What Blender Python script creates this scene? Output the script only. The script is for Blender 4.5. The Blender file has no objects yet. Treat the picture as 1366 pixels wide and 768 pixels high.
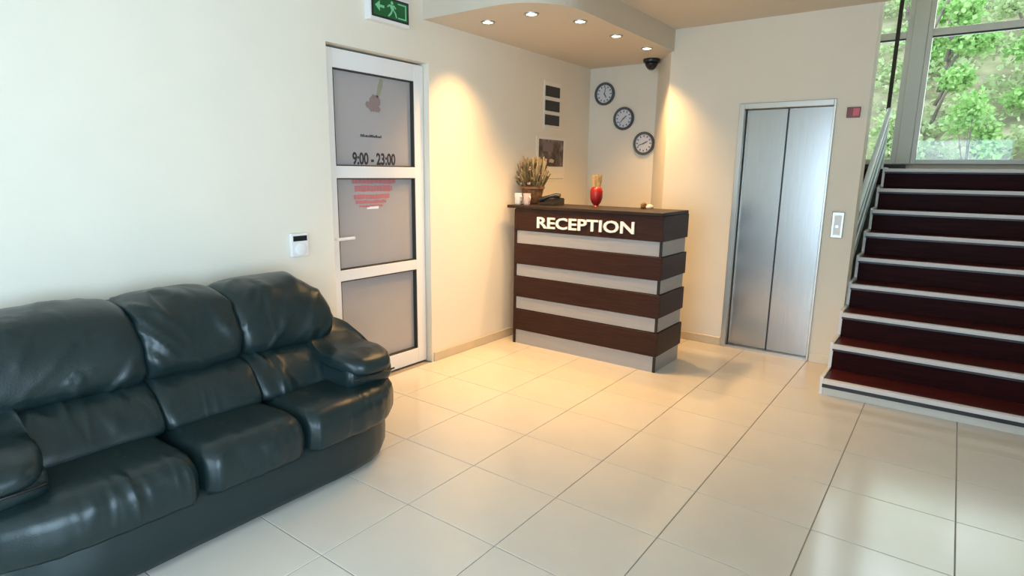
import bpy, bmesh, math, random
from mathutils import Vector, Matrix, noise
PI = math.pi
random.seed(7)
S = bpy.context.scene
COL = S.collection

# ------------------------------------------------------------------ camera
FPX, YAW, PITCH, ROLL = 792.43, 0.6370, 0.1923, 0.0143
CAM = Vector((3.2195, 0.0, 1.5))
fw = Vector((-math.sin(YAW)*math.cos(PITCH), math.cos(YAW)*math.cos(PITCH), -math.sin(PITCH)))
rt = Vector((math.cos(YAW), math.sin(YAW), 0)); up = rt.cross(fw)
rt2 = rt*math.cos(ROLL) + up*math.sin(ROLL); up2 = -rt*math.sin(ROLL) + up*math.cos(ROLL)
cd = bpy.data.cameras.new('camera'); cam = bpy.data.objects.new('camera', cd); COL.objects.link(cam)
cd.sensor_width = 36; cd.lens = FPX/1366*36; cd.clip_start = .05; cd.clip_end = 200
M = Matrix((rt2, up2, -fw)).transposed().to_4x4(); M.translation = CAM
cam.matrix_world = M
S.camera = cam

# ------------------------------------------------------------------ world, daylight, exposure
S.view_settings.view_transform = 'Standard'; S.view_settings.look = 'None'
S.view_settings.gamma = 1.0; S.view_settings.use_curve_mapping = False
S.view_settings.exposure = 0.0
w = bpy.data.worlds.new('overcast_sky'); S.world = w; w.use_nodes = True
bg = w.node_tree.nodes['Background']; bg.inputs[0].default_value = (.80, .91, 1.0, 1); bg.inputs[1].default_value = 4.5

def area(name, loc, rot, sx, sy, power, color):
    l = bpy.data.lights.new(name, 'AREA'); l.shape = 'RECTANGLE'; l.size = sx; l.size_y = sy
    l.energy = power; l.color = color
    o = bpy.data.objects.new(name, l); COL.objects.link(o); o.location = loc; o.rotation_euler = rot
    return o
# overcast daylight entering by the glazed street front behind the camera and by the stair window
area('daylight_front', (2.6, -2.62, 1.35), (PI/2, 0, 0), 3.0, 2.3, 370, (.63, .845, 1.0))
area('daylight_side', (4.82, -.55, 1.45), (0, PI/2, 0), 2.0, 2.5, 490, (.63, .845, 1.0))
area('daylight_stair', (3.3, 8.3, 3.0), (-PI/2, 0, 0), 3.0, 2.4, 70, (.90, .97, 1.0))

# ------------------------------------------------------------------ materials
MATS = {}
def mat(name, col, rough=.5, metal=0.0, spec=.5, coat=0.0, emit=None, estr=0.0, noise_amt=0.0, noise_scale=8.0,
        bump=0.0, bump_scale=60.0, stretch=(1,1,1), aniso=0.0, coat_rough=.05):
    m = bpy.data.materials.new(name); m.use_nodes = True; nt = m.node_tree
    p = nt.nodes['Principled BSDF']
    p.inputs['Base Color'].default_value = (*col, 1); p.inputs['Roughness'].default_value = rough
    p.inputs['Metallic'].default_value = metal; p.inputs['Specular IOR Level'].default_value = spec
    p.inputs['Coat Weight'].default_value = coat; p.inputs['Coat Roughness'].default_value = coat_rough
    p.inputs['Anisotropic'].default_value = aniso
    if emit: p.inputs['Emission Color'].default_value = (*emit, 1); p.inputs['Emission Strength'].default_value = estr
    if noise_amt or bump:
        tc = nt.nodes.new('ShaderNodeTexCoord'); mp = nt.nodes.new('ShaderNodeMapping'); mp.inputs['Scale'].default_value = stretch
        nt.links.new(tc.outputs['Object'], mp.inputs[0])
    if noise_amt:
        n = nt.nodes.new('ShaderNodeTexNoise'); n.inputs['Scale'].default_value = noise_scale; n.inputs['Detail'].default_value = 5
        nt.links.new(mp.outputs[0], n.inputs['Vector'])
        r = nt.nodes.new('ShaderNodeMapRange'); r.inputs[1].default_value = .3; r.inputs[2].default_value = .7
        r.inputs[3].default_value = 1-noise_amt; r.inputs[4].default_value = 1+noise_amt
        nt.links.new(n.outputs['Fac'], r.inputs[0])
        x = nt.nodes.new('ShaderNodeMix'); x.data_type = 'RGBA'; x.blend_type = 'MULTIPLY'; x.inputs[0].default_value = 1
        x.inputs[6].default_value = (*col, 1); nt.links.new(r.outputs[0], x.inputs[7]); nt.links.new(x.outputs[2], p.inputs['Base Color'])
    if bump:
        n2 = nt.nodes.new('ShaderNodeTexNoise'); n2.inputs['Scale'].default_value = bump_scale; n2.inputs['Detail'].default_value = 4
        nt.links.new(mp.outputs[0], n2.inputs['Vector'])
        b = nt.nodes.new('ShaderNodeBump'); b.inputs['Strength'].default_value = bump; b.inputs['Distance'].default_value = .01
        nt.links.new(n2.outputs['Fac'], b.inputs['Height']); nt.links.new(b.outputs[0], p.inputs['Normal'])
    MATS[name] = m
    return m
def glass_mat(name, tint, refl=.10, rough=.02):
    m = bpy.data.materials.new(name); m.use_nodes = True; nt = m.node_tree; nt.nodes.remove(nt.nodes['Principled BSDF'])
    o = nt.nodes['Material Output']; t = nt.nodes.new('ShaderNodeBsdfTransparent'); t.inputs[0].default_value = (*tint, 1)
    g = nt.nodes.new('ShaderNodeBsdfGlossy'); g.inputs['Roughness'].default_value = rough
    x = nt.nodes.new('ShaderNodeMixShader'); fr = nt.nodes.new('ShaderNodeFresnel'); fr.inputs[0].default_value = 1.45
    nt.links.new(fr.outputs[0], x.inputs[0]); nt.links.new(t.outputs[0], x.inputs[1]); nt.links.new(g.outputs[0], x.inputs[2])
    nt.links.new(x.outputs[0], o.inputs[0]); MATS[name] = m
    return m

wall_m   = mat('cream_wall_paint', (.81, .745, .625), .75, noise_amt=.015, noise_scale=3, bump=.03, bump_scale=180)
ceil_m   = mat('cream_ceiling_paint', (.68, .61, .50), .85, noise_amt=.015, noise_scale=2)
tile_m   = mat('polished_cream_tile', (.70, .645, .565), .15, spec=.5, noise_amt=.05, noise_scale=2.2)
grout_m  = mat('grey_grout', (.33, .29, .24), .9)
skirt_m  = mat('beige_tile_skirting', (.64, .53, .38), .25, noise_amt=.04)
pvc_m    = mat('white_plastic_frame', (.82, .80, .78), .30)
gasket_m = mat('dark_gasket', (.035, .030, .022), .6)
frost_m  = mat('frosted_grey_glass', (.40, .375, .37), .22, spec=.5, noise_amt=.04, noise_scale=2)
leather  = None
wenge_m  = mat('dark_wenge_laminate', (.034, .0115, .0075), .45, spec=.25, noise_amt=.35, noise_scale=5, stretch=(1.2, 1.2, 22), bump=.04, bump_scale=40)
top_m    = mat('dark_counter_top', (.022, .013, .010), .45, spec=.3, noise_amt=.2, noise_scale=6)
alu_m    = mat('grey_aluminium_laminate', (.40, .40, .41), .42, metal=.25, noise_amt=.06, noise_scale=6, stretch=(1, 1, 30))
dark_m   = mat('black_edge_trim', (.012, .010, .010), .4)
letter_m = mat('white_letter_acrylic', (.88, .86, .85), .35)
steel_m  = mat('brushed_steel', (.43, .415, .40), .24, metal=1.0, noise_amt=.05, noise_scale=9, stretch=(14, 14, .5))
steel_fr = mat('satin_steel_frame', (.52, .49, .44), .35, metal=1.0)
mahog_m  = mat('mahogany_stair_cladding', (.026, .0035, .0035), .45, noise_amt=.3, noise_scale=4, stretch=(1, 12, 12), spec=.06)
lit_tread_m  = mat('mahogany_lit_tread', (.085, .014, .012), .35, noise_amt=.3, noise_scale=4, stretch=(1, 12, 12), spec=.3)  # same wood as the risers, painted brighter and redder for lit top faces
strip_m  = mat('pale_nosing_strip', (.78, .72, .70), .45)
white_m  = mat('white_paint', (.84, .83, .81), .5)
black_m  = mat('black_plastic', (.012, .012, .013), .3)
clockrim = mat('blue_grey_clock_rim', (.10, .11, .13), .35, metal=.4)
clockface= mat('pale_clock_face', (.68, .69, .73), .4)
red_m    = mat('red_glaze', (.28, .010, .008), .35)
tan_m    = mat('dried_straw', (.50, .36, .17), .8, noise_amt=.3, noise_scale=30)
brown_m  = mat('brown_wicker', (.16, .075, .03), .7, noise_amt=.4, noise_scale=40)
paper_m  = mat('white_paper', (.85, .80, .72), .6)
bark_m   = mat('grey_brown_bark', (.20, .16, .14), .9, noise_amt=.4, noise_scale=6)
rail_m   = mat('pale_blue_white_rail', (.80, .88, .93), .35)
glass_m  = glass_mat('clear_window_glass', (.93, .98, .97))
tint_m   = glass_mat('daylight_dimming_glass', (.58, .60, .62))  # tint added to the unseen panes to cut the incoming daylight
rglass_m = glass_mat('blue_tinted_railing_glass', (.72, .86, .92))
_nt = rglass_m.node_tree; _d = _nt.nodes.new('ShaderNodeBsdfDiffuse'); _d.inputs[0].default_value = (.72, .86, .93, 1)
_t = _nt.nodes.new('ShaderNodeBsdfTranslucent'); _t.inputs[0].default_value = (.72, .86, .93, 1); _a = _nt.nodes.new('ShaderNodeMixShader')
_x = _nt.nodes.new('ShaderNodeMixShader'); _x.inputs[0].default_value = .5; _o = _nt.nodes['Material Output']; _p = _o.inputs[0].links[0].from_socket
_nt.links.new(_d.outputs[0], _a.inputs[1]); _nt.links.new(_t.outputs[0], _a.inputs[2])
_nt.links.new(_p, _x.inputs[1]); _nt.links.new(_a.outputs[0], _x.inputs[2]); _nt.links.new(_x.outputs[0], _o.inputs[0])
fascia_m = wall_m

def leather_mat(name, scl, rot, strength, sc=5.0):
    m = mat(name, (.0095, .0205, .0215), .33, spec=.45)
    nt = m.node_tree; p = nt.nodes['Principled BSDF']; N = nt.nodes.new; L = nt.links.new
    tc = N('ShaderNodeTexCoord')
    vo = N('ShaderNodeTexVoronoi'); vo.inputs['Scale'].default_value = 170; L(tc.outputs['Object'], vo.inputs['Vector'])
    mp = N('ShaderNodeMapping'); mp.inputs['Scale'].default_value = scl; mp.inputs['Rotation'].default_value = rot; L(tc.outputs['Object'], mp.inputs[0])
    n1 = N('ShaderNodeTexNoise'); n1.noise_type = 'RIDGED_MULTIFRACTAL'; n1.inputs['Scale'].default_value = sc; n1.inputs['Detail'].default_value = 2.5
    n1.inputs['Roughness'].default_value = .45; n1.inputs['Distortion'].default_value = .5; L(mp.outputs[0], n1.inputs['Vector'])
    n2 = N('ShaderNodeTexNoise'); n2.inputs['Scale'].default_value = 3.5; n2.inputs['Detail'].default_value = 3; L(tc.outputs['Object'], n2.inputs['Vector'])
    mk = N('ShaderNodeMapRange'); mk.inputs[1].default_value = .42; mk.inputs[2].default_value = .62; L(n2.outputs['Fac'], mk.inputs[0])
    mu = N('ShaderNodeMath'); mu.operation = 'MULTIPLY'; L(n1.outputs['Fac'], mu.inputs[0]); L(mk.outputs[0], mu.inputs[1])
    b1 = N('ShaderNodeBump'); b1.inputs['Strength'].default_value = strength; b1.inputs['Distance'].default_value = .03; L(mu.outputs[0], b1.inputs['Height'])
    b2 = N('ShaderNodeBump'); b2.inputs['Strength'].default_value = .10; b2.inputs['Distance'].default_value = .002
    L(vo.outputs['Distance'], b2.inputs['Height']); L(b1.outputs[0], b2.inputs['Normal']); L(b2.outputs[0], p.inputs['Normal'])
    r = N('ShaderNodeMapRange'); r.inputs[3].default_value = .25; r.inputs[4].default_value = .42; L(n2.outputs['Fac'], r.inputs[0]); L(r.outputs[0], p.inputs['Roughness'])
    return m
leather  = leather_mat('dark_green_leather', (1, 1, 1), (0, 0, 0), .12)
leather_s = leather_mat('dark_green_seat_leather', (.6, 2.6, .6), (0, 0, .1), .9)
leather_b = leather_mat('dark_green_back_leather', (.8, 1.9, .55), (.75, 0, 0), 1.0)
leather_l = leather_mat('dark_green_lumbar_leather', (.8, 2.4, .5), (.25, 0, 0), 1.0)
def island_mat(name, c0, c1, rough=.6, trans=.0):
    m = bpy.data.materials.new(name); m.use_nodes = True; nt = m.node_tree; p = nt.nodes['Principled BSDF']
    g = nt.nodes.new('ShaderNodeNewGeometry'); r = nt.nodes.new('ShaderNodeValToRGB')
    r.color_ramp.elements[0].color = (*c0, 1); r.color_ramp.elements[1].color = (*c1, 1)
    nt.links.new(g.outputs['Random Per Island'], r.inputs[0]); nt.links.new(r.outputs[0], p.inputs['Base Color'])
    p.inputs['Roughness'].default_value = rough
    if trans:
        o = nt.nodes['Material Output']; t = nt.nodes.new('ShaderNodeBsdfTranslucent'); nt.links.new(r.outputs[0], t.inputs[0])
        x = nt.nodes.new('ShaderNodeMixShader'); x.inputs[0].default_value = trans
        nt.links.new(p.outputs[0], x.inputs[1]); nt.links.new(t.outputs[0], x.inputs[2]); nt.links.new(x.outputs[0], o.inputs[0])
    MATS[name] = m
    return m
leaf_m  = island_mat('spring_green_leaves', (.20, .42, .10), (.52, .72, .30), .55, .35)
leaf2_m = island_mat('pale_olive_leaves', (.34, .44, .20), (.62, .70, .42), .55, .35)
dry_m   = island_mat('dried_grass_stems', (.30, .20, .09), (.60, .48, .28), .8)

island_mat('dark_dried_leaves', (.06, .05, .02), (.22, .18, .09), .8); mat('dusty_pink_petal', (.46, .32, .27), .8)

# ------------------------------------------------------------------ helpers
def wloc(o):
    v = Vector((0, 0, 0))
    while o: v += o.location; o = o.parent
    return v
def obj(name, bm, m, parent=None, smooth=False, local=False, angle=None):
    if parent and not local: bmesh.ops.translate(bm, verts=bm.verts, vec=-wloc(parent))
    bmesh.ops.recalc_face_normals(bm, faces=bm.faces)
    me = bpy.data.meshes.new(name); bm.to_mesh(me); bm.free()
    if smooth:
        for p in me.polygons: p.use_smooth = True
        if angle: me.set_sharp_from_angle(angle=angle)
    if m: me.materials.append(m)
    o = bpy.data.objects.new(name, me); COL.objects.link(o)
    if parent: o.parent = parent
    return o
def tag(o, label, cat, group=None):
    o['label'] = label; o['category'] = cat
    if group: o['group'] = group
    return o
def struct(o, label=None):
    o['kind'] = 'structure'
    if label: o['label'] = label
    return o
def thing(name, label, cat, loc, group=None):
    o = bpy.data.objects.new(name, None); COL.objects.link(o); o.location = loc; o.empty_display_size = .1
    return tag(o, label, cat, group)
def NB(): return bmesh.new()
def add_box(bm, x0, x1, y0, y1, z0, z1, bev=0.0, seg=2):
    t = bmesh.new(); bmesh.ops.create_cube(t, size=1)
    for v in t.verts:
        v.co = Vector((x0+(v.co.x+.5)*(x1-x0), y0+(v.co.y+.5)*(y1-y0), z0+(v.co.z+.5)*(z1-z0)))
    if bev: bmesh.ops.bevel(t, geom=t.edges[:], offset=bev, segments=seg, affect='EDGES', profile=.5)
    merge(bm, t); return bm
def merge(bm, t):
    mp = {v: bm.verts.new(v.co) for v in t.verts}
    for f in t.faces:
        try: bm.faces.new([mp[v] for v in f.verts])
        except ValueError: pass
    t.free()
def box(*a, **k): return add_box(NB(), *a, **k)
def add_prism(bm, pts, axis, a, b):
    """polygon pts extruded along axis ('x','y','z') from a to b"""
    def P(p, t):
        return {'x': (t, p[0], p[1]), 'y': (p[0], t, p[1]), 'z': (p[0], p[1], t)}[axis]
    A = [bm.verts.new(P(p, a)) for p in pts]; B = [bm.verts.new(P(p, b)) for p in pts]
    n = len(pts)
    bm.faces.new(A); bm.faces.new(B[::-1])
    for i in range(n): bm.faces.new((A[i], B[i], B[(i+1) % n], A[(i+1) % n]))
    return bm
def add_lathe(bm, prof, c=(0, 0, 0), n=24, axis='z'):
    """prof: list of (r, h)"""
    rings = []
    for r, h in prof:
        ring = []
        for i in range(n):
            a = 2*PI*i/n; u, v = r*math.cos(a), r*math.sin(a)
            p = {'z': (u, v, h), 'y': (u, h, v), 'x': (h, u, v)}[axis]
            ring.append(bm.verts.new((c[0]+p[0], c[1]+p[1], c[2]+p[2])))
        rings.append(ring)
    for k in range(len(rings)-1):
        for i in range(n): bm.faces.new((rings[k][i], rings[k][(i+1) % n], rings[k+1][(i+1) % n], rings[k+1][i]))
    bm.faces.new(rings[0]); bm.faces.new(rings[-1][::-1])
    return bm
def add_tube(bm, pts, r, n=8):
    pts = [Vector(p) for p in pts]; rings = []
    rr = r if isinstance(r, (list, tuple)) else [r]*len(pts)
    for i, p in enumerate(pts):
        d = (pts[min(i+1, len(pts)-1)] - pts[max(i-1, 0)]).normalized()
        a = d.cross(Vector((0, 0, 1)))
        if a.length < 1e-3: a = d.cross(Vector((1, 0, 0)))
        a.normalize(); b = d.cross(a)
        rings.append([bm.verts.new(p + (a*math.cos(2*PI*k/n) + b*math.sin(2*PI*k/n))*rr[i]) for k in range(n)])
    for i in range(len(rings)-1):
        for k in range(n): bm.faces.new((rings[i][k], rings[i][(k+1) % n], rings[i+1][(k+1) % n], rings[i+1][k]))
    bm.faces.new(rings[0]); bm.faces.new(rings[-1][::-1])
    return bm
def catmull(pts, n, closed=True):
    out = []; N = len(pts)
    for i in range(N if closed else N-1):
        p0, p1, p2, p3 = [Vector(pts[(i+k) % N] if closed else pts[min(max(i+k, 0), N-1)]) for k in (-1, 0, 1, 2)]
        for j in range(n):
            t = j/n
            out.append(.5*((2*p1) + (-p0+p2)*t + (2*p0-5*p1+4*p2-p3)*t*t + (-p0+3*p1-3*p2+p3)*t**3))
    if not closed: out.append(Vector(pts[-1]))
    return out
def text_bm(s, width, height, depth, bold=.0):
    """front-facing lettering in local xy, lower-left at the origin, thickness along z"""
    c = bpy.data.curves.new('t', 'FONT'); c.body = s; c.extrude = .05; c.offset = bold; c.resolution_u = 3
    o = bpy.data.objects.new('t', c); COL.objects.link(o)
    dg = bpy.context.evaluated_depsgraph_get(); dg.update()
    me = bpy.data.meshes.new_from_object(o.evaluated_get(dg))
    bm = NB(); bm.from_mesh(me); bpy.data.objects.remove(o); bpy.data.meshes.remove(me); bpy.data.curves.remove(c)
    bmesh.ops.remove_doubles(bm, verts=bm.verts, dist=1e-5)
    X = [v.co.x for v in bm.verts]; Y = [v.co.y for v in bm.verts]; Z = [v.co.z for v in bm.verts]
    for v in bm.verts:
        v.co = Vector(((v.co.x-min(X))/(max(X)-min(X))*width, (v.co.y-min(Y))/(max(Y)-min(Y))*height, (v.co.z-min(Z))/(max(Z)-min(Z))*depth))
    return bm
def islands(bm):
    seen = set(); out = []
    for v in bm.verts:
        if v in seen: continue
        st = [v]; g = []; seen.add(v)
        while st:
            a = st.pop(); g.append(a)
            for e in a.link_edges:
                b = e.other_vert(a)
                if b not in seen: seen.add(b); st.append(b)
        idx = {q: i for i, q in enumerate(g)}
        t = NB(); vs = [t.verts.new(q.co) for q in g]
        fs = {f for q in g for f in q.link_faces}
        for f in fs: t.faces.new([vs[idx[q]] for q in f.verts])
        out.append(t)
    bm.free()
    return sorted(out, key=lambda t: min(v.co.x for v in t.verts))
def place(bm, fn):
    for v in bm.verts: v.co = Vector(fn(v.co))
    return bm
def copy_tree(o, parent=None):
    c = o.copy(); COL.objects.link(c); c.parent = parent
    for ch in o.children: copy_tree(ch, c)
    return c

# ------------------------------------------------------------------ the setting
XR, YF, YE, YC, YB = 4.6, -2.4, 5.26, 5.67, 8.1      # right wall, street front, lift wall, clock wall, stair window wall
ZC, ZS, ZL = 2.74, 2.56, 1.582                       # ceiling, lowered ceiling, landing
# floor: grout bed + individual tiles
floor = struct(obj('floor', box(-.2, XR+.2, YF-.2, YC+.1, -.08, -.004), grout_m), 'floor of polished cream tiles')
TX, TY, GX, GY = .505, .466, .36, 1.255
tile_cache = {}
def tile(x0, x1, y0, y1):
    k = (round(x1-x0, 4), round(y1-y0, 4))
    if k not in tile_cache:
        bm = add_box(NB(), 0, k[0], 0, k[1], -.004, 0.0)
        bmesh.ops.bevel(bm, geom=[e for e in bm.edges if all(v.co.z > -.001 for v in e.verts)], offset=.0015, segments=1, affect='EDGES')
        me = bpy.data.meshes.new('tile'); bmesh.ops.recalc_face_normals(bm, faces=bm.faces); bm.to_mesh(me); bm.free(); me.materials.append(tile_m)
        tile_cache[k] = me
    o = bpy.data.objects.new('tile', tile_cache[k]); COL.objects.link(o); o.parent = floor; o.location = (x0, y0, 0)
g = .0022
for i in range(-1, 9):
    for j in range(-8, 10):
        x0, x1 = max(GX+i*TX+g, 0), min(GX+(i+1)*TX-g, XR)
        y0, y1 = max(GY+j*TY+g, YF), min(GY+(j+1)*TY-g, YC)
        if x1-x0 > .02 and y1-y0 > .02: tile(x0, x1, y0, y1)

# left wall with the door opening
DY0, DY1, DZ = 2.40, 3.29, 2.27
bm = NB()
add_box(bm, -.25, 0, YF-.2, DY0, 0, ZC+.1); add_box(bm, -.25, 0, DY1, YC+.2, 0, ZC+.1); add_box(bm, -.25, 0, DY0, DY1, DZ, ZC+.1)
struct(obj('wall_left', bm, wall_m), 'cream wall behind the sofa')
# clock wall, chamfer and lift wall
struct(obj('wall_back_left', box(-.2, .75, YC, YC+.2, 0, ZC+.1), wall_m), 'cream wall with the three clocks')
bm = add_prism(NB(), [(.735, 5.68), (1.035, YE), (1.2, YE+.2), (.9, 5.9)], 'z', 0, ZC+.1)
struct(obj('wall_back_corner', bm, wall_m), 'narrow slanted wall between clocks and lift')
EX0, EX1, EZ = 1.667, 2.387, 2.084
bm = NB()
add_box(bm, 1.035, EX0, YE, YE+.2, 0, ZC+.1); add_box(bm, EX1, 2.600, YE, YE+.2, 0, ZC+.1); add_box(bm, EX0, EX1, YE, YE+.2, EZ, ZC+.1)
struct(obj('wall_back', bm, wall_m), 'cream wall around the lift')
struct(obj('wall_lift_shaft', box(1.2, 2.40, YE+.2, 6.5, 0, 4.5), wall_m))
bm = NB(); add_box(bm, XR, XR+.2, .8, YB+.2, 0, 4.6); add_box(bm, XR, XR+.2, YF-.2, -1.9, 0, ZC+.1); add_box(bm, XR, XR+.2, -1.9, .8, 0, .4); add_box(bm, XR, XR+.2, -1.9, .8, 2.5, ZC+.1)
struct(obj('wall_right', bm, wall_m))
bm = NB()
add_box(bm, -.2, 1.0, YF-.2, YF, 0, ZC+.1); add_box(bm, 4.2, XR, YF-.2, YF, 0, ZC+.1); add_box(bm, 1.0, 4.2, YF-.2, YF, 2.5, ZC+.1)
struct(obj('wall_front', bm, wall_m))
# ceilings
bm = NB(); add_box(bm, -.2, XR+.2, YF-.2, YE, ZC, ZC+.1); add_box(bm, -.2, 1.25, YE, YC+.2, ZC, ZC+.1)
struct(obj('ceiling', bm, ceil_m), 'cream ceiling')
struct(obj('ceiling_stairwell', box(1.0, XR+.2, YE, YB+.2, 4.5, 4.6), ceil_m))
struct(obj('wall_stairwell_header', box(1.2, XR, YE-.1, YE, ZC+.1, 4.5), wall_m))
struct(obj('wall_stairwell_left', box(1.0, 1.2, YE+.2, YB+.2, 0, 4.5), wall_m))
# lowered ceiling with a rounded corner over the reception
out = [(0, 3.24)]
R_ = .42; XS = 1.06
for k in range(13):
    a = -PI/2 + PI/2*k/12
    out.append((XS-R_+R_*math.cos(a), 3.24+R_+R_*math.sin(a)))
out += [(XS, YE), (1.04, YE), (.74, YC), (0, YC)]
soff = struct(obj('ceiling_lowered', add_prism(NB(), out, 'z', ZS, ZC), ceil_m), 'lowered ceiling with rounded corner above reception')

# skirting
bm = NB(); add_box(bm, 0, .012, DY1+.02, YC, 0, .075, .003, 1)
struct(obj('baseboard_left', bm, skirt_m)); struct(obj('baseboard_left_front', box(0, .012, YF, DY0, 0, .075), skirt_m))
struct(obj('baseboard_back', box(1.05, EX0-.005, YE-.012, YE, 0, .075, bev=.003, seg=1), skirt_m))
struct(obj('baseboard_back_right', box(EX1+.005, 2.598, YE-.012, YE, 0, .07, bev=.003, seg=1), wall_m))

# ------------------------------------------------------------------ glazed door in the left wall
door = bpy.data.objects.new('door_1', None); COL.objects.link(door); door.location = (-.08, 2.85, 0); struct(door, 'white framed frosted glass door with opening hours')
xf, xb = -.055, -.115
ya, yb, za, zb = 2.405, 3.285, .012, 2.255
gy0, gy1 = 2.485, 3.192
rows = [(.130, .757), (.833, 1.446), (1.526, 2.137)]
obj('stile', box(xb, xf, ya, gy0, za, zb, bev=.004), pvc_m, door)
obj('stile', box(xb, xf, gy1, yb, za, zb, bev=.004), pvc_m, door)
zz = [za] + [v for r in rows for v in r] + [zb]
for k in range(0, 8, 2): obj('rail', box(xb+.001, xf-.001, gy0-.002, gy1+.002, zz[k], zz[k+1], bev=.004), pvc_m, door)
for z0, z1 in rows:
    p = obj('pane', box(-.100, -.092, gy0-.01, gy1+.01, z0-.01, z1+.01), frost_m, door)
    bm = NB(); add_box(bm, -.092, xf-.004, gy0, gy1, z1-.007, z1+.001); add_box(bm, -.092, xf-.004, gy1-.007, gy1+.001, z0, z1)
    add_box(bm, -.092, xf-.004, gy0-.001, gy0+.007, z0, z1); add_box(bm, -.092, xf-.004, gy0, gy1, z0-.001, z0+.007)
    obj('gasket', bm, gasket_m, p)
bm = NB(); add_box(bm, xf, xf+.008, 2.425, 2.465, .96, 1.12, .003); add_tube(bm, [(xf, 2.445, 1.05), (xf+.05, 2.445, 1.05)], .010); add_tube(bm, [(xf+.048, 2.438, 1.05), (xf+.05, 2.57, 1.052)], .011)
obj('handle', bm, pvc_m, door, smooth=True, angle=.6)
struct(obj('door_light_blocker', box(-.25, -.12, DY0, DY1, 0, DZ), dark_m))        # unseen slab added behind the door to keep sky light out
# prints on the panes: opening hours, small caption, figure and red lettering
px = -.0915
print_m = mat('dark_print', (.045, .035, .04), .6); pink_m = mat('faded_red_print', (.50, .17, .18), .6); fig_m = mat('faint_brown_print', (.27, .20, .19), .6)
fig2_m = mat('faint_green_print', (.29, .28, .20), .6)
hours = text_bm('9:00 - 23:00', .385, .085, .001, .03)
obj('opening_hours', place(hours, lambda c: (px+c.z, 2.645+c.x, 1.535+c.y)), print_m, door)
bm = NB(); rr = random.Random(3); y = 2.72
while y < 2.905:
    wd = rr.uniform(.006, .014); add_box(bm, px, px+.001, y, y+wd, 1.722, 1.722+rr.choice([.012, .014, .018])); y += wd+.004
obj('caption', bm, print_m, door)
bm = NB()
for q, (yy, zc, ry, rz) in enumerate([(2.855, 1.965, .05, .045), (2.83, 1.925, .035, .03), (2.875, 1.915, .028, .02), (2.79, 1.94, .018, .02)]):
    add_prism(bm, [(yy+ry*math.cos(t*PI/8), zc+rz*math.sin(t*PI/8)*(1+.2*math.sin(3*t))) for t in range(16)], 'x', px, px+.001+.0004*q)
obj('figure_print', bm, fig_m, door)
add = add_prism(NB(), [(2.868, 1.99), (2.895, 2.0), (2.925, 2.07), (2.928, 2.115), (2.905, 2.12), (2.888, 2.08), (2.875, 2.03)], 'x', px, px+.001)
obj('figure_print', add, fig2_m, door)
for (y0, y1, z0, z1) in [(2.635, 3.03, 1.405, 1.442), (2.655, 2.99, 1.352, 1.398), (2.645, 2.965, 1.300, 1.338), (2.66, 2.935, 1.268, 1.296), (2.69, 2.90, 1.245, 1.264)]:
    bm = NB(); y = y0
    while y < y1-.01:
        wd = min(rr.uniform(.018, .045), y1-y); add_box(bm, px, px+.001, y, y+wd, z0+rr.uniform(0, .006), z1-rr.uniform(0, .006)); y += wd+.004
    obj('red_lettering', bm, pink_m, door)
obj('white_mark', box(px, px+.001, 2.755, 2.86, 1.232, 1.250), letter_m, door)

# ------------------------------------------------------------------ windows
def frame_bm(x0, x1, y0, y1, z0, z1, w):
    bm = NB(); add_box(bm, x0, x0+w, y0, y1, z0, z1, .006); add_box(bm, x1-w, x1, y0, y1, z0, z1, .006)
    add_box(bm, x0+w-.002, x1-w+.002, y0+.001, y1-.001, z0, z0+w, .006); add_box(bm, x0+w-.002, x1-w+.002, y0+.001, y1-.001, z1-w, z1, .006)
    return bm
def window(n, x0, x1, z0, z1, ztr, label, wfr=.05):
    o = bpy.data.objects.new('window_%d' % n, None); COL.objects.link(o); o.location = ((x0+x1)/2, YB, z0); struct(o, label)
    obj('frame', frame_bm(x0, x1, YB-.03, YB+.05, z0, z1, wfr), pvc_m, o)
    obj('transom', box(x0+wfr, x1-wfr, YB-.03, YB+.05, ztr, ztr+.075, bev=.006), pvc_m, o)
    obj('transom_seal', box(x0+wfr, x1-wfr, YB-.032, YB+.01, ztr-.014, ztr), gasket_m, o)
    for a, b in ((z0+wfr, ztr-.014), (ztr+.075, z1-wfr)): obj('pane', box(x0+wfr, x1-wfr, YB+.008, YB+.016, a, b), glass_m, o)
    return o
ZW, ZT = 1.65, 2.99
window(1, 2.735, 4.5, ZW, 4.3, ZT, 'large white framed stair window with hillside trees')
wl = window(2, 1.4, 2.60, ZW, 4.3, ZT, 'narrow white framed window left of the broad mullion', .055)
obj('seal', box(2.445, 2.485, YB-.034, YB-.028, ZW+.05, 4.25), gasket_m, wl)
bm = NB(); add_box(bm, 2.60, 2.735, YB-.05, YB+.1, ZW, 4.5, .006)
mul = struct(obj('trim_2', bm, mat('grey_white_mullion', (.80, .79, .78), .4)), 'broad pale mullion between the two stair windows')
bm = NB(); add_box(bm, 2.545, 2.575, YB-.045, YB-.03, 3.12, 3.22, .004); add_tube(bm, [(2.56, YB-.04, 3.17), (2.56, YB-.09, 3.17), (2.56, YB-.095, 3.05)], .011)
obj('window_handle', bm, white_m, wl, smooth=True, angle=.6)
bm = NB(); add_box(bm, 1.2, XR, YB-.0, YB+.2, 0, ZW); add_box(bm, 1.2, XR, YB, YB+.2, 4.3, 4.5); add_box(bm, 4.5, XR, YB, YB+.2, ZW, 4.3); add_box(bm, 1.2, 1.4, YB, YB+.2, ZW, 4.3)
struct(obj('wall_stair_window', bm, wall_m))
struct(obj('baseboard_landing', box(1.2, 2.70, YB-.06, YB, ZL, ZW-.005), dark_m))
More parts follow.
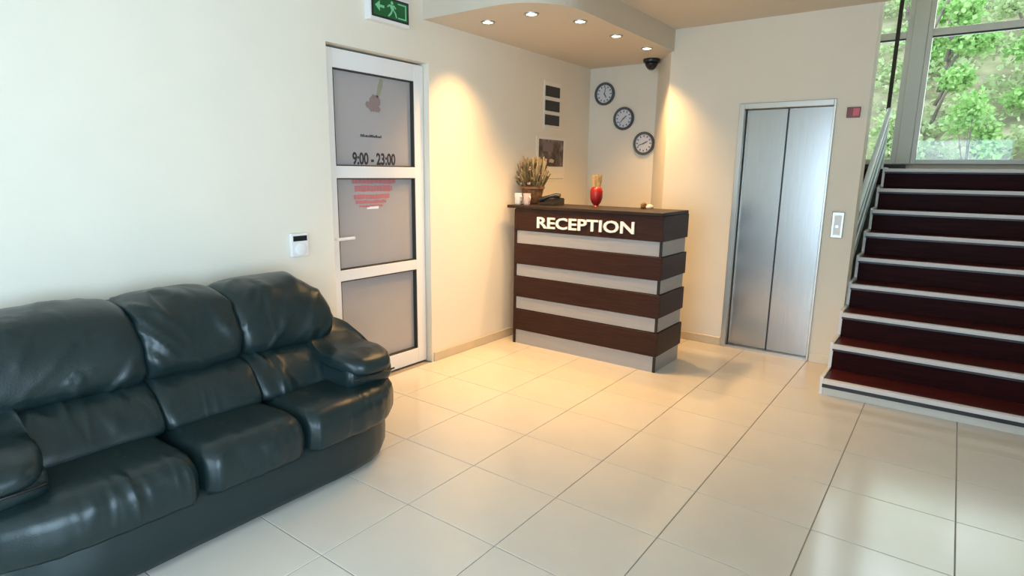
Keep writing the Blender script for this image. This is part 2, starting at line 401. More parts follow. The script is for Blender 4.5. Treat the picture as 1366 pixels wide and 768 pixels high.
struct(obj('window_3', frame_bm(1.0, 4.2, YF-.12, YF-.04, 0, 2.5, .07), pvc_m), 'glazed street front')
obj('pane', box(1.07, 4.13, YF-.085, YF-.075, .07, 2.43), tint_m, bpy.data.objects['window_3'])
bm = frame_bm(-1.9, .8, -(XR+.12), -(XR+.04), .4, 2.5, .06); place(bm, lambda c: (-c.y, c.x, c.z))
struct(obj('window_4', bm, pvc_m), 'side window behind the camera')
obj('pane', box(XR+.075, XR+.085, -1.84, .74, .46, 2.44), tint_m, bpy.data.objects['window_4'])

# ------------------------------------------------------------------ staircase
SX, SY, R1, RISE, RUN = 2.622, 4.469, .110, .184, .292
XE = XR-.005
st = thing('staircase', 'dark mahogany staircase with pale nosing strips rising to the window', 'staircase', (3.6, SY, 0))
for i in range(9):
    y = SY+i*RUN; z = R1+i*RISE; zp = 0 if i == 0 else z-RISE
    m = skirt_m if i == 0 else mahog_m
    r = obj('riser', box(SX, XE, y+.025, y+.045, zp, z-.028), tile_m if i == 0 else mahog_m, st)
    if i < 8: obj('tread', box(SX, XE, y+.004, y+RUN+.03, z-.028, z, bev=.002, seg=1), lit_tread_m, st)
    obj('nosing_strip', box(SX-.004, XE, y-.004, y+.040, z-.026, z+.004, bev=.003), strip_m, st)
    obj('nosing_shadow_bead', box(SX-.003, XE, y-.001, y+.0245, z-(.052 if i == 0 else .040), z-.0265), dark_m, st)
pts = [(SY+.02, 0)]
for i in range(9):
    y = SY+i*RUN; z = R1+i*RISE
    pts += [(y+.02, z-.01 if i == 0 else z+.015), (min(y+RUN+.02, SY+8*RUN+.3), z+.015)]
pts[1] = (SY+.02, R1+.015)
pts += [(SY+8*RUN+.3, 0)]
obj('stringer', add_prism(NB(), pts, 'x', SX-.022, SX-.001), white_m, st)
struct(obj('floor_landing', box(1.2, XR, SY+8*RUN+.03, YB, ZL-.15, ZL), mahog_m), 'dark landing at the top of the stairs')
struct(obj('floor_under_stairs', box(1.0, XR, YC+.1, YB+.2, -.08, -.001), grout_m))
# railing beyond the lift wall
rl = thing('stair_railing', 'pale blue glass railing between lift wall and stairs', 'railing', (2.585, 5.6, .6))
def sz(y): return R1 + (y-SY)/RUN*RISE
y0r, y1r = 5.50, 6.95
obj('glass_panel', add_prism(NB(), [(y0r, sz(y0r)+.0), (y1r, sz(y1r)+.0), (y1r, sz(y1r)+.42), (y0r, sz(y0r)+.42)], 'x', 2.575, 2.583), rglass_m, rl)
for dz, rad in ((.47, .022), (.30, .012), (.15, .012)):
    bm = add_tube(NB(), [(2.579, y0r, sz(y0r)+dz), (2.579, y1r, sz(y1r)+dz)], rad, 12)
    obj('handrail' if dz > .4 else 'rail', bm, rail_m, rl, smooth=True, angle=.7)
for y in (5.52, 6.93): obj('post', add_tube(NB(), [(2.579, y, sz(y)-.25), (2.579, y, sz(y)+.47)], .014, 12), rail_m, rl, smooth=True, angle=.7)

# ------------------------------------------------------------------ lift
li = thing('lift_door', 'brushed steel two leaf lift door in the back wall', 'elevator', ((EX0+EX1)/2, YE, 0))
bm = NB(); fwid = .042
add_box(bm, EX0, EX0+fwid, YE-.015, YE+.09, 0, EZ, .003); add_box(bm, EX1-.018, EX1, YE-.015, YE+.09, 0, EZ, .003); add_box(bm, EX0+fwid-.001, EX1-.017, YE-.0145, YE+.09, EZ-.045, EZ, .003)
obj('frame', bm, steel_fr, li)
xm = (EX0+EX1)/2+.012
obj('door_leaf', box(EX0+fwid+.006, xm-.004, YE+.055, YE+.08, .02, EZ-.048, bev=.002), steel_m, li)
obj('door_leaf', box(xm+.004, EX1-.022, YE+.05, YE+.075, .02, EZ-.048, bev=.002), steel_m, li)
obj('gap', box(EX0+fwid, EX1-.018, YE+.081, YE+.088, .0, EZ-.045), dark_m, li)
obj('meeting_edge', box(xm-.006, xm+.006, YE+.045, YE+.056, .02, EZ-.048), dark_m, li)
obj('sill', box(EX0+.01, EX1-.005, YE-.01, YE+.085, .0, .018), steel_fr, li)
cp = thing('call_panel', 'small steel call panel with pale button right of the lift', 'call panel', (2.487, YE, 1.03))
obj('plate', box(2.445, 2.530, YE-.018, YE, 1.03, 1.232, bev=.004), steel_fr, cp)
obj('button_face', box(2.465, 2.512, YE-.022, YE-.017, 1.055, 1.205, bev=.002), letter_m, cp)
obj('button', add_lathe(NB(), [(.012, -.026), (.012, -.0215)], (2.488, YE, 1.12), 16, 'y'), steel_m, cp)
di = thing('floor_display', 'small dark red floor display above the call panel', 'display', (2.507, YE, 1.94))
obj('housing', box(2.462, 2.552, YE-.02, YE, 1.94, 2.016, bev=.003), mat('dark_red_housing', (.20, .05, .05), .4), di)
obj('screen', box(2.505, 2.546, YE-.023, YE-.019, 1.952, 2.006), mat('red_screen', (.45, .06, .08), .3, emit=(.6, .05, .06), estr=.15), di)

# ------------------------------------------------------------------ reception desk
KX0, KX1, KY0, KY1 = .172, 1.512, 4.165, 4.655
dk = thing('reception_desk', 'dark wenge and grey striped reception desk', 'desk', ((KX0+KX1)/2, (KY0+KY1)/2, 0))
obj('carcass', box(KX0+.01, KX1-.018, KY0+.015, KY1-.02, 0, 1.19), top_m, dk)
bands = [(.0, .124, 0), (.128, .312, 1), (.318, .424, 0), (.430, .607, 1), (.612, .716, 0), (.720, .893, 1), (.898, 1.008, 0), (1.012, 1.198, 1)]
for z0, z1, brown in bands:
    if brown:
        obj('brown_board', box(KX0, KX1+.006, KY0-.012, KY0+.014, z0, z1, bev=.0015, seg=1), wenge_m, dk)
        obj('brown_board', box(KX1-.017, KX1+.006, KY0+.0145, KY1, z0, z1, bev=.0015, seg=1), wenge_m, dk)
    else:
        obj('grey_panel', box(KX0+.012, KX1-.022, KY0+.002, KY0+.0145, z0, z1), alu_m, dk)
        obj('grey_panel', box(KX1-.0175, KX1-.004, KY0+.012, KY1-.02, z0, z1), alu_m, dk)
        obj('corner_trim', box(KX1-.021, KX1-.001, KY0-.001, KY0+.0115, z0, z1), dark_m, dk)
obj('end_panel', box(KX0-.012, KX0+.010, KY0-.006, KY1-.02, 0, 1.19), wenge_m, dk)
obj('counter_top', box(.095, KX1+.000, KY0-.03, KY1+.005, 1.199, 1.224, bev=.003), top_m, dk)
for t in islands(text_bm('RECEPTION', .885, .094, .012, .020)):
    obj('letter', place(t, lambda c: (.405+c.x, KY0-.0125-c.z, 1.042+c.y+.012*c.x)), letter_m, dk)

CT = 1.224
# things on the counter
pl = thing('dried_flower_arrangement', 'dried grasses and flowers in a brown wicker planter on the desk', 'flower arrangement', (.155, 4.43, CT))
bm = add_lathe(NB(), [(.062, 0), (.078, .02), (.098, .13), (.108, .135), (.108, .155), (.096, .155), (.09, .13), (.05, .12)], (.155, 4.43, CT), 20)
obj('planter', bm, brown_m, pl, smooth=True, angle=.7)
r3 = random.Random(11)
PC = Vector((.155, 4.43, CT))
for nm, cnt, hmin, hmax, sp, mm in (('grass_stems', 120, .14, .30, .9, dry_m), ('leafy_stems', 190, .07, .25, 1.1, MATS['dark_dried_leaves'])):
    bm = NB()
    for k in range(cnt):
        a = r3.uniform(0, 2*PI); rr_ = r3.uniform(0, .075); h = r3.uniform(hmin, hmax)
        b = PC+Vector((rr_*math.cos(a), rr_*math.sin(a), .12)); t = b+Vector((math.cos(a)*rr_*sp, math.sin(a)*rr_*sp, h))
        t.x = max(t.x, .02)
        add_tube(bm, [b, (b+t)/2+Vector((r3.uniform(-.01, .01), r3.uniform(-.01, .01), 0)), t], [.0025, .004, r3.uniform(.004, .010)], 4)
    o = obj(nm, bm, mm, pl); o['kind'] = 'stuff'
for k in range(34):
    a = r3.uniform(0, 2*PI); rr_ = r3.uniform(.03, .115); c = (max(PC.x+rr_*math.cos(a), .04), PC.y+rr_*math.sin(a), CT+r3.uniform(.17, .34)); q = r3.uniform(.013, .024)
    bm = add_lathe(NB(), [(.001, -q*.8), (q*.7, -q*.4), (q, .1*q), (q*.75, q*.6), (.002, q*.5)], c, 8)
    obj('flower_head', bm, [tan_m, MATS['dusty_pink_petal'], brown_m][k % 3], pl, smooth=True)
for x, lab, mm in ((.085, 'white cup on the desk nearest the left wall', white_m), (.178, 'pinkish white cup in front of the brown planter', mat('pinkish_white_ceramic', (.76, .60, .55), .35))):
    cu = thing('cup', lab, 'cup', (x+.03, 4.27, CT), 'cups on the reception desk')
    bm = add_lathe(NB(), [(.024, 0), (.028, .006), (.033, .09), (.035, .098), (.032, .098), (.030, .09), (.024, .012), (.002, .010)], (x+.03, 4.27, CT), 20)
    obj('body', bm, mm, cu, smooth=True, angle=.8)
    bm = add_tube(NB(), [(x+.03+.030, 4.262, CT+.078), (x+.03+.047, 4.255, CT+.068), (x+.03+.048, 4.254, CT+.045), (x+.03+.028, 4.262, CT+.028)], .0045, 8)
    obj('handle', bm, mm, cu, smooth=True)
ph = thing('desk_telephone', 'low black desk telephone beside the cups', 'telephone', (.39, 4.38, CT))
bm = add_prism(NB(), [(4.31, CT), (4.47, CT), (4.47, CT+.06), (4.44, CT+.065), (4.31, CT+.022)], 'x', .29, .47)
bmesh.ops.bevel(bm, geom=bm.edges[:], offset=.005, segments=2, affect='EDGES'); obj('body', bm, black_m, ph)
hp = [(.445, 4.30+.02*k, CT+.055+.012*k/8*2+.018*math.sin(PI*k/8)) for k in range(9)]
obj('handset', add_tube(NB(), [(.30, 4.335, CT+.045), (.33, 4.34, CT+.055), (.38, 4.36, CT+.075), (.43, 4.39, CT+.085), (.465, 4.40, CT+.078)], [.022, .020, .014, .020, .022], 10), black_m, ph, smooth=True, angle=.9)
bm = NB()
for a in range(3):
    for b in range(4): add_box(bm, .31+a*.03, .33+a*.03, 4.415+b*.012, 4.424+b*.012, CT+.055, CT+.071)
obj('keypad', bm, mat('grey_keys', (.18, .18, .19), .5), ph)
rv = thing('red_vase', 'red vase with a tan straw top on the desk', 'vase', (.752, 4.52, CT))
obj('body', add_lathe(NB(), [(.030, 0), (.022, .012), (.040, .035), (.052, .07), (.054, .13), (.046, .155), (.034, .165), (.030, .16)], (.752, 4.52, CT), 20), red_m, rv, smooth=True, angle=.9)
bm = NB()
for k in range(70):
    a = r3.uniform(0, 2*PI); q = r3.uniform(0, .028)
    b = Vector((.752+q*math.cos(a), 4.52+q*math.sin(a), CT+.145)); t = b+Vector((q*.5*math.cos(a), q*.5*math.sin(a), r3.uniform(.08, .125)))
    add_tube(bm, [b, t], [.003, .005], 4)
o = obj('straw_tuft', bm, tan_m, rv); o['kind'] = 'stuff'
sb = thing('trinket', 'small brown and white trinket at the right end of the desk', 'ornament', (1.185, 4.57, CT))
obj('brown_half', add_lathe(NB(), [(.022, 0), (.025, .01), (.024, .035), (.012, .048), (.001, .05)], (1.165, 4.57, CT), 16), brown_m, sb, smooth=True)
obj('white_half', add_lathe(NB(), [(.026, 0), (.032, .008), (.030, .022), (.014, .034), (.001, .036)], (1.218, 4.57, CT), 16), mat('pinkish_porcelain', (.75, .62, .55), .3), sb, smooth=True)

# ------------------------------------------------------------------ on the walls
# clocks
def clock(label, x, z, hh, mm_):
    c = thing('wall_clock', label, 'clock', (x, YC, z), 'round wall clocks above the reception')
    bm = add_lathe(NB(), [(.100, 0), (.112, -.006), (.114, -.022), (.106, -.034), (.092, -.032), (.088, -.018), (.086, -.001)], (0, 0, 0), 36, 'y')
    obj('rim', bm, clockrim, c, smooth=True, local=True, angle=.8)
    obj('face', add_lathe(NB(), [(.089, -.002), (.089, -.016)], (0, 0, 0), 36, 'y'), clockface, c, local=True)
    for k in range(12):
        a = PI/6*k; t = NB(); add_box(t, -.004, .004, -.0185, -.0162, .062, .080)
        bmesh.ops.rotate(t, verts=t.verts, cent=(0, 0, 0), matrix=Matrix.Rotation(a, 3, 'Y')); obj('hour_mark', t, black_m, c, local=True)
    for nm, a, L, wd in (('hour_hand', hh, .042, .0055), ('minute_hand', mm_, .062, .004)):
        t = NB(); add_box(t, -wd, wd, -.022, -.0195, -.012, L); bmesh.ops.rotate(t, verts=t.verts, cent=(0, 0, 0), matrix=Matrix.Rotation(a, 3, 'Y')); obj(nm, t, mat_hand, c, local=True)
    obj('hub', add_lathe(NB(), [(.006, -.026), (.006, -.016)], (0, 0, 0), 12, 'y'), mat_hand, c, local=True)
mat_hand = mat('grey_blue_hand', (.16, .17, .22), .4)
clock('uppermost wall clock, nearest the corner of the wall', .180, 2.300, 2.6, .2)
clock('middle of the three wall clocks', .407, 2.048, .9, 3.9)
clock('lowest wall clock, nearest the lift', .640, 1.800, 1.1, 4.4)
# dome camera
dc = thing('dome_camera', 'black dome security camera under the lowered ceiling', 'camera', (.745, 5.50, ZS))
obj('base_ring', add_lathe(NB(), [(.078, 0), (.080, -.012), (.074, -.03), (.060, -.032)], (.745, 5.50, ZS), 28), black_m, dc, smooth=True, angle=.7)
obj('dome', add_lathe(NB(), [(.062, -.03), (.056, -.055), (.040, -.08), (.022, -.094), (.002, -.098)], (.745, 5.50, ZS), 28), mat('dark_dome_plastic', (.015, .014, .015), .12), dc, smooth=True)
obj('lens', add_lathe(NB(), [(.016, -.094), (.014, -.101), (.002, -.102)], (.752, 5.488, ZS), 16), mat('grey_lens', (.25, .25, .27), .2), dc, smooth=True)
# holder with three dark cards
hd = thing('card_holder', 'white wall holder with three dark cards above the calendar', 'sign', (0, 4.945, 1.925))
obj('backing', box(.0, .008, 4.800, 5.090, 1.905, 2.345, bev=.002), paper_m, hd)
for z0, z1 in ((2.205, 2.300), (2.075, 2.170), (1.945, 2.040)):
    c = obj('dark_card', box(.008, .012, 4.822, 5.070, z0, z1), mat('near_black_card', (.022, .018, .015), .35), hd)
for z in (2.192, 2.062, 1.932): obj('clip_rail', box(.008, .018, 4.806, 5.084, z-.010, z), paper_m, hd)
# calendar
ca = thing('wall_calendar', 'wall calendar with a dark picture and white lower sheet', 'calendar', (0, 4.94, 1.43))
obj('sheet', box(.0, .006, 4.690, 5.205, 1.505, 1.838, bev=.001, seg=1), paper_m, ca)
def picture_mat():
    m = mat('dim_interior_picture', (.1, .06, .05), .4); nt = m.node_tree; p = nt.nodes['Principled BSDF']
    tc = nt.nodes.new('ShaderNodeTexCoord'); n = nt.nodes.new('ShaderNodeTexNoise'); n.inputs['Scale'].default_value = 9; n.inputs['Detail'].default_value = 3
    r = nt.nodes.new('ShaderNodeValToRGB'); e = r.color_ramp.elements
    e[0].position = .35; e[0].color = (.035, .02, .015, 1); e[1].position = .68; e[1].color = (.30, .24, .22, 1)
    k = e.new(.5); k.color = (.11, .075, .065, 1)
    nt.links.new(tc.outputs['Object'], n.inputs['Vector']); nt.links.new(n.outputs['Fac'], r.inputs[0]); nt.links.new(r.outputs[0], p.inputs['Base Color'])
    return m
pic = obj('picture', box(.006, .008, 4.735, 5.165, 1.560, 1.812), picture_mat(), ca)
obj('pale_table', add_prism(NB(), [(4.91, 1.60), (4.99, 1.595), (5.0, 1.622), (4.96, 1.632), (4.92, 1.628)], 'x', .008, .0085), mat('pale_print', (.55, .45, .38), .5), pic)
obj('bright_wall', add_prism(NB(), [(4.80, 1.70), (4.98, 1.70), (4.98, 1.79), (4.80, 1.79)], 'x', .008, .0083), mat('mauve_print', (.19, .14, .145), .5), pic)
obj('lower_sheet', box(.0, .004, 4.715, 5.195, 1.425, 1.504), paper_m, ca)
obj('date_line', box(.004, .0046, 4.73, 5.18, 1.440, 1.448), mat('grey_print', (.45, .40, .33), .6), ca)
# exit sign
ex = thing('exit_sign', 'green running man exit sign above the glass door', 'exit sign', (0, 2.88, 2.47))
obj('housing', box(.0, .055, 2.71, 3.055, 2.455, 2.625, bev=.004), pvc_m, ex)
obj('black_border', box(.055, .058, 2.722, 3.045, 2.476, 2.612), black_m, ex)
eg = mat('green_lit_panel', (.0, .07, .018), .4, emit=(.0, .22, .05), estr=.10); el = mat('pale_green_pictogram', (.16, .45, .24), .4, emit=(.25, .75, .40), estr=.12)
obj('green_panel', box(.058, .0595, 2.736, 3.031, 2.488, 2.600), eg, ex)
def pic_obj(name, polys, m):
    bm = NB()
    for q in polys: add_prism(bm, q, 'x', .0596, .0605)
    return obj(name, bm, m, ex)
pic_obj('arrow', [[(2.748, 2.546), (2.788, 2.578), (2.788, 2.514)], [(2.788, 2.554), (2.826, 2.554), (2.826, 2.538), (2.788, 2.538)]], el)
bm = add_lathe(NB(), [(.011, .0596), (.011, .0605)], (0, 2.893, 2.584), 12, 'x')
obj('running_man_head', bm, el, ex)
pic_obj('running_man', [[(2.868, 2.572), (2.905, 2.570), (2.912, 2.540), (2.888, 2.536)], [(2.868, 2.572), (2.850, 2.556), (2.856, 2.550), (2.876, 2.564)], [(2.905, 2.568), (2.922, 2.550), (2.930, 2.556), (2.910, 2.574)],
        [(2.888, 2.540), (2.876, 2.520), (2.856, 2.500), (2.864, 2.494), (2.888, 2.514), (2.898, 2.536)], [(2.900, 2.540), (2.918, 2.520), (2.928, 2.496), (2.936, 2.500), (2.928, 2.526), (2.910, 2.542)]], el)
pic_obj('doorway', [[(2.945, 2.496), (3.020, 2.496), (3.020, 2.592), (2.945, 2.592), (2.945, 2.584), (3.010, 2.584), (3.010, 2.504), (2.945, 2.504)]], el)
# thermostat
th = thing('thermostat', 'white thermostat with dark display between sofa and door', 'thermostat', (0, 2.135, .97))
obj('body', box(.0, .028, 2.070, 2.195, .972, 1.118, bev=.008), pvc_m, th)
obj('display', box(.027, .030, 2.085, 2.180, 1.070, 1.102, bev=.001), black_m, th)
obj('dial', add_lathe(NB(), [(.038, .026), (.038, .034), (.032, .038), (.002, .038)], (0, 2.135, 1.018), 24, 'x'), white_m, th, smooth=True, angle=.7)

# ------------------------------------------------------------------ recessed downlights
spots = [(.345, 3.548, 'downlight above the door end of the reception, farthest left'), (.736, 3.535, 'second downlight from the left, at the rounded ceiling corner'),
         (.909, 3.892, 'middle one of the five downlights'), (.913, 4.441, 'second downlight from the dome camera'), (.919, 5.002, 'downlight nearest the dome camera')]
lens_m = mat('glowing_lamp', (.9, .8, .6), .4, emit=(1.0, .86, .62), estr=14)
for x, y, lab in spots:
    d = thing('downlight', 'warm recessed '+lab, 'downlight', (x, y, ZS), 'recessed downlights over the reception')
    obj('trim_ring', add_lathe(NB(), [(.052, 0), (.050, -.007), (.036, -.008), (.034, -.001)], (0, 0, 0), 28), steel_fr, d, smooth=True, local=True, angle=.7)
    obj('lens', add_lathe(NB(), [(.034, -.001), (.034, -.005), (.020, -.007), (.002, -.008)], (0, 0, 0), 24), lens_m, d, local=True, smooth=True)
    l = bpy.data.lights.new('downlight_beam', 'SPOT'); l.energy = 112; l.color = (1.0, .58, .215); l.spot_size = math.radians(104); l.spot_blend = 1.0; l.shadow_soft_size = .06
    lo = bpy.data.objects.new('downlight_beam', l); COL.objects.link(lo); lo.parent = d; lo.location = (0, 0, -.03)

# ------------------------------------------------------------------ sofa
YS = 1.19
so = thing('leather_sofa', 'dark green three seat leather sofa against the cream wall', 'sofa', (.5, YS, 0))
def wr(p, amp, sc, seed):            # wrinkle displacement amount
    sk = sc[3] if len(sc) > 3 else 0
    q = Vector((p.x*sc[0]+seed, (p.y+sk*p.z)*sc[1]-seed*1.7, p.z*sc[2]+seed*.3))
    if sk:
        m_ = min(max(noise.noise(p*5+Vector((seed, 2, 1)))*2.2+.35, 0), 1)
        return amp*(max(1-abs(noise.noise(q))*3.0, 0)**2*m_*1.3 + .5*noise.noise(q*.5))
    a = noise.noise(q); b = noise.noise(q*2.3+Vector((3, 1, 7)))
    return amp*((1-abs(a)*2.2)*.6 + b*.5)
def displace(bm, fn):
    bm.normal_update()
    for v in bm.verts: v.co += v.normal*fn(v.co)
def loft_cushion(prof, y0, y1, seed, nsec=64, p=5.0, sub=6, amp=.006, sc=(5, 9, 5), tips=(0, 0), bulge=.0, topdrop=(0, 0)):
    pr = [Vector((a.x, a.y)) for a in catmull([(q[0], q[1], 0) for q in prof], sub)]
    cx = sum(q.x for q in pr)/len(pr); cz = sum(q.y for q in pr)/len(pr)
    zmax = max(q.y for q in pr)
    bm = NB(); rings = []
    for i in range(nsec+1):
        t = -math.cos(PI*i/nsec)          # dense near the ends
        s = max(1-abs(t)**p, 0)**(1/p) if abs(t) < 1 else 0
        s = max(s, .02)
        y = (y0+y1)/2 + t*(y1-y0)/2
        ring = []
        for q in pr:
            x = cx+(q.x-cx)*s; z = cz+(q.y-cz)*s
            e = topdrop[1] if t > 0 else topdrop[0]
            z -= e*max(abs(t)-.25, 0)**2*max((q.y-cz)/(zmax-cz), 0)
            ring.append(bm.verts.new((x, y, z)))
        rings.append(ring)
    n = len(pr)
    for i in range(nsec):
        for k in range(n): bm.faces.new((rings[i][k], rings[i][(k+1) % n], rings[i+1][(k+1) % n], rings[i+1][k]))
    bm.faces.new(rings[0]); bm.faces.new(rings[-1][::-1])
    bmesh.ops.recalc_face_normals(bm, faces=bm.faces)
    displace(bm, lambda c: wr(c, amp, sc, seed))
    return bm
def inflate(outline, rings, c, wy=1.0, seed=0, amp=.0, sc=(4, 4, 4), dome=None):
    bm = NB(); R = []
    for d, z in rings:
        ring = []
        for p in outline:
            v = Vector((p[0]-c[0], p[1]-c[1])); L = v.length
            s = max(1-d/L, .06); s2 = max(1-d*wy/L, .06)
            ring.append(bm.verts.new((c[0]+v.x*s, c[1]+v.y*s2, z)))
        R.append(ring)
    n = len(outline)
    for k in range(len(R)-1):
        for i in range(n): bm.faces.new((R[k][i], R[k][(i+1) % n], R[k+1][(i+1) % n], R[k+1][i]))
    bm.faces.new(R[0][::-1]); bm.faces.new(R[-1])
    bmesh.ops.recalc_face_normals(bm, faces=bm.faces)
    if amp: displace(bm, lambda q: wr(q, amp, sc, seed))
    return bm
def dense(poly, n):
    """closed polygon resampled to about n evenly spaced points"""
    P = [Vector((p[0], p[1], 0)) for p in poly]; L = [(P[(i+1) % len(P)]-P[i]).length for i in range(len(P))]; T = sum(L); out = []
    for i in range(len(P)):
        k = max(1, round(n*L[i]/T))
        for j in range(k): q = P[i].lerp(P[(i+1) % len(P)], j/k); out.append((q.x, q.y))
    return out
half = [(.985, 0), (.985, .42), (.980, .56), (.960, .68), (.920, .77), (.85, .855), (.74, .905), (.58, .92), (.30, .92), (.09, .91)]
def outline(off):
    pts = [(x+off*(1 if x > .5 else 0), y+off*(1 if y > .3 else 0)) for x, y in half]
    full = [(x, YS+y) for x, y in pts] + [(x, YS-y) for x, y in pts[:0:-1]]
    return full
base_o = dense(outline(0), 140)
obj('base', inflate(base_o, [(.03, .022), (.012, .03), (.0, .06), (-.004, .14), (.0, .21), (.015, .245), (.10, .25)], (.5, YS), 1.0, 2, .0025, (3, 5, 9)), leather, so, smooth=True)
for x in (.2, .84):
    for dy in (-.62, .62): obj('foot', add_lathe(NB(), [(.025, 0), (.03, .03)], (x, YS+dy, 0), 12), black_m, so)
# seat cushions: the seat outline cut in three
so_ = outline(.034)
g1, g2 = 1.000, 1.470
def seat_poly(a, b):
    pts = [p for p in dense(so_, 300) if p[0] > .30]
    sel = sorted([p for p in pts if a+.004 < p[1] < b-.004 and p[0] > .5 or (a+.004 < p[1] < b-.004 and p[0] > .3 and (p[1] > YS+.75 or p[1] < YS-.75))], key=lambda p: math.atan2(p[1]-YS, p[0]-.3))
    poly = [(.33, max(a, YS-.93)+.006)] + sel + [(.33, min(b, YS+.93)-.006)]
    if a > YS-.8: poly.insert(1, (.93, a+.006)); poly.insert(2, (.985, a+.016)) ; poly.insert(3, (1.007, a+.04))
    if b < YS+.8: poly.insert(-1, (1.007, b-.04)); poly.insert(-1, (.985, b-.016)); poly.insert(-1, (.93, b-.006))
    q = [p for i, p in enumerate(poly) if not (a > YS-.8 and p in sel and p[1] < a+.045) and not (b < YS+.8 and p in sel and p[1] > b-.045)]
    return dense(q, 150)
seat_r = [(.04, .226), (.010, .231), (.0, .250), (-.006, .29), (-.005, .335), (.006, .368), (.026, .393), (.056, .409), (.10, .417), (.16, .421), (.23, .424)]
for k, (a, b, cy) in enumerate(((-1, g1, .66), (g1, g2, 1.235), (g2, 9, 1.77))):
    obj('seat_cushion', inflate(seat_poly(a, b), seat_r, (.66, cy), .55, 5+k*3.1, .005, (4, 10, 4)), leather_s, so, smooth=True)
# back: frame, lumbar and head cushions
obj('back_frame', loft_cushion([(.05, .08), (.32, .08), (.33, .5), (.26, .80), (.16, .86), (.06, .82)], YS-.90, YS+.88, 1, p=9, amp=.002, topdrop=(.14, .14)), leather, so, smooth=True)
lum = [(.28, .38), (.55, .385), (.675, .40), (.69, .45), (.625, .54), (.53, .60), (.42, .635), (.28, .62)]
hea = [(.10, .58), (.36, .572), (.47, .580), (.545, .615), (.555, .70), (.51, .82), (.43, .905), (.32, .938), (.20, .935), (.12, .88), (.09, .75)]
ys = [.41, 1.02, 1.45, 1.975]
for k in range(3):
    ends = (.0, .0)
    obj('lumbar_cushion', loft_cushion(lum, ys[k]+(.10 if k == 0 else -.002), ys[k+1]-(.10 if k == 2 else -.002), 4+k*2.3, p=11, amp=.011, sc=(3, 13, 2.5, .25)), leather_l, so, smooth=True)
    obj('head_cushion', loft_cushion(hea, ys[k]-.004, ys[k+1]+.004, 9+k*4.7, p=9, amp=.011, sc=(3, 9, 3, -.9 if k != 1 else .9), topdrop=(.16 if k == 0 else .03, .16 if k == 2 else .03)), leather_b, so, smooth=True)
# arms
def arm(sgn):
    sec = [(.10, .80, .12), (.20, .83, .13), (.30, .80, .135), (.40, .725, .14), (.50, .645, .145), (.58, .58, .15), (.66, .545, .152), (.74, .54, .152), (.81, .545, .150), (.86, .53, .142), (.885, .50, .12), (.895, .47, .06)]
    sm = catmull(sec, 4, closed=False)
    bm = NB(); rings = []
    for q in sm:
        x, zt, hw = q; zb = .30 if x < .80 else .30+(x-.80)*1.3
        cy = YS+sgn*.755; cz = (zt+zb)/2; hz = (zt-zb)/2; ring = []
        for k in range(32):
            a = 2*PI*k/32; e = 2/3.2
            ring.append(bm.verts.new((x, cy+hw*abs(math.cos(a))**e*(1 if math.cos(a) > 0 else -1), cz+hz*abs(math.sin(a))**e*(1 if math.sin(a) > 0 else -1))))
        rings.append(ring)
    for i in range(len(rings)-1):
        for k in range(32): bm.faces.new((rings[i][k], rings[i][(k+1) % 32], rings[i+1][(k+1) % 32], rings[i+1][k]))
    bm.faces.new(rings[0]); bm.faces.new(rings[-1][::-1])
    bmesh.ops.recalc_face_normals(bm, faces=bm.faces)
    displace(bm, lambda c: wr(c, .006, (7, 5, 6), 3+sgn))
    a = obj('arm', bm, leather, so, smooth=True)
    pad = [(.38, .60), (.52, .50), (.68, .47), (.84, .462), (.915, .470), (.930, .505), (.905, .545), (.83, .572), (.73, .578), (.62, .585), (.52, .625), (.42, .69)]
    cyy = YS+sgn*.755
    obj('arm_pad', loft_cushion(pad, cyy-.155, cyy+.155, 6+sgn*2, p=3.0, amp=.005, sc=(8, 6, 6)), leather_b, a, smooth=True)
    obj('seam', add_tube(NB(), catmull([(.905, cyy-.13, .462, )[:3], (.925, cyy-.06, .470), (.928, cyy+.06, .470), (.905, cyy+.13, .462)], 5, closed=False), .005, 6), black_m, a, smooth=True)
arm(1); arm(-1.03)

# ------------------------------------------------------------------ hillside beyond the stair window
bm = NB(); nx, ny = 40, 30; grid = []
for j in range(ny+1):
    row = []
    for i in range(nx+1):
        x = -14+i*34/nx; y = 9.2+j*22/ny
        z = .6+(y-9.2)*.62+.5*noise.noise(Vector((x*.4, y*.4, 1)))*min((y-9.2)/2, 1)
        row.append(bm.verts.new((x, y, z)))
    grid.append(row)
for j in range(ny):
    for i in range(nx): bm.faces.new((grid[j][i], grid[j][i+1], grid[j+1][i+1], grid[j+1][i]))
hill_m = mat('leafy_hillside_soil', (.30, .27, .17), .95, noise_amt=.45, noise_scale=2.2)
hl = struct(obj('ground_hillside', bm, hill_m, smooth=True), 'wooded hillside outside the stair window')
def hz(x, y): return .6+(y-9.2)*.62+.5*noise.noise(Vector((x*.4, y*.4, 1)))*min((y-9.2)/2, 1)
def leaves(bm, centre, rad, n, rnd, size):
    for _ in range(n):
        d = Vector((rnd.gauss(0, 1), rnd.gauss(0, 1), rnd.gauss(0, 1))); d.normalize(); p = Vector(centre)+Vector((d.x*rad[0], d.y*rad[1], d.z*rad[2]))*rnd.random()**.45
        a = Vector((rnd.gauss(0, 1), rnd.gauss(0, 1), rnd.gauss(0, .6))).normalized(); b = a.cross(Vector((rnd.gauss(0, 1), rnd.gauss(0, 1), rnd.gauss(0, 1)))).normalized()
        L = size*rnd.uniform(.6, 1.3); W = L*.36
        v = [bm.verts.new(p), bm.verts.new(p+a*L*.5+b*W), bm.verts.new(p+a*L), bm.verts.new(p+a*L*.5-b*W)]
        bm.faces.new(v)
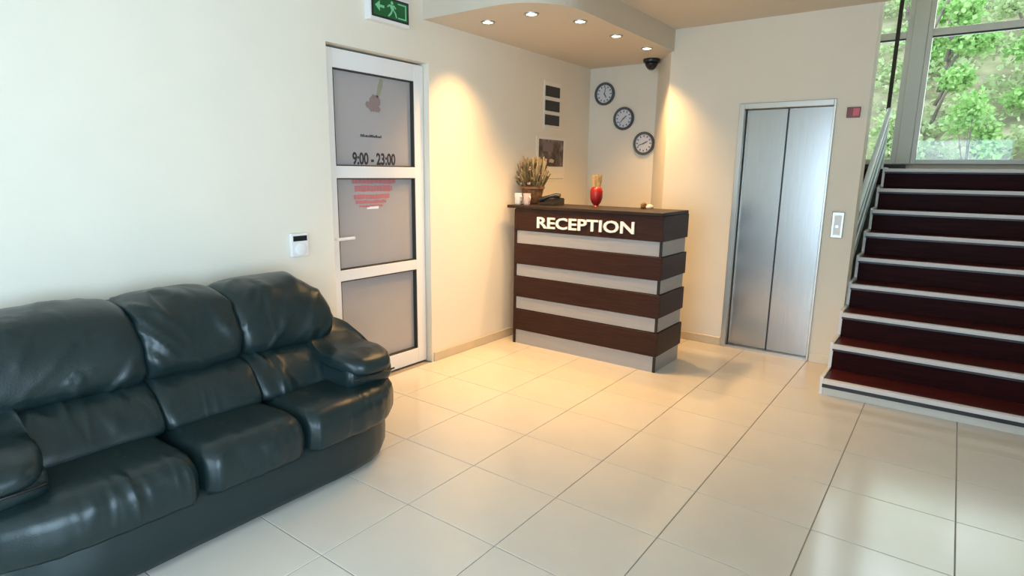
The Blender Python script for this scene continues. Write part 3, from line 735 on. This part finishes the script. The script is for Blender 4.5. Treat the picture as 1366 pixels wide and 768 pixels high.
def tree(name, x, y, h, spread, nleaf, lm, seed, label, low=.25, size=.13):
    rnd = random.Random(seed); z = hz(x, y)-.35
    t = thing(name, label, 'tree', (x, y, z), 'trees on the hillside')
    top = Vector((x+rnd.uniform(-.3, .3), y, z+h*.8)); tr = NB(); mid = Vector((x+rnd.uniform(-.25, .25), y+rnd.uniform(-.2, .2), z+h*.4))
    add_tube(tr, catmull([(x, y, z), mid, top], 5, closed=False), [.05-.0038*k for k in range(11)], 7); obj('trunk', tr, bark_m, t, smooth=True)
    lf = NB(); br = NB()
    for k in range(11):
        f = rnd.uniform(low, .95); s = Vector((x, y, z)).lerp(top, f); a = rnd.uniform(0, 2*PI)
        e = s+Vector((math.cos(a)*spread*rnd.uniform(.4, 1), math.sin(a)*spread*rnd.uniform(.4, 1), rnd.uniform(.1, .9)))
        add_tube(br, [s, (s+e)/2+Vector((0, 0, .12)), e], [.032, .022, .008], 5)
        leaves(lf, e, (spread*.55, spread*.55, spread*.42), nleaf//11, rnd, size)
    b = obj('branches', br, bark_m, t, smooth=True)
    f = obj('foliage', lf, lm, t); f['kind'] = 'stuff'
gc = NB(); rnd = random.Random(5)
for _ in range(1500):
    x = rnd.uniform(-1.5, 7.5); y = rnd.uniform(9.6, 19); leaves(gc, (x, y, hz(x, y)+.12), (.28, .28, .14), 18, rnd, .10)
o = obj('ground_cover', gc, leaf2_m, hl); o['kind'] = 'stuff'; o['label'] = 'pale green undergrowth covering the hillside outside'
k = 0
for row, (yy, xs) in enumerate(((11.7, (1.5, 2.66, 3.99, 5.22)), (13.7, (1.0, 2.4, 3.8, 5.2)), (15.9, (.2, 1.9, 3.6, 5.3)))):
    for x in xs:
        k += 1
        tree('hillside_tree', x, yy, 3.6+.35*row+.3*(k % 2), .42+.06*row, 3300, [leaf_m, leaf2_m, leaf_m][k % 3], 20+k, 'slender spring green tree on the hillside outside the stair window', .05, .085)
for k, (x, s) in enumerate(((1.45, .36), (2.35, .36), (3.25, .36), (4.15, .36))):
    y = 10.4
    b = thing('hillside_bush', 'low leafy bush at the foot of the hillside outside the stair window', 'bush', (x, y, hz(x, y)), 'bushes on the hillside'); rnd = random.Random(50+k)
    stems = NB(); lf = NB()
    for q in range(9):
        a = rnd.uniform(0, 2*PI); e = Vector((x+math.cos(a)*s*.5, y+math.sin(a)*s*.5, hz(x, y)+rnd.uniform(.3, 1.0)))
        add_tube(stems, [(x, y, hz(x, y)-.03), e], [.012, .004], 5); leaves(lf, e, (.2, .2, .2), 150, rnd, .07)
    obj('stems', stems, bark_m, b); f = obj('foliage', lf, [leaf_m, leaf2_m][k % 2], b); f['kind'] = 'stuff'
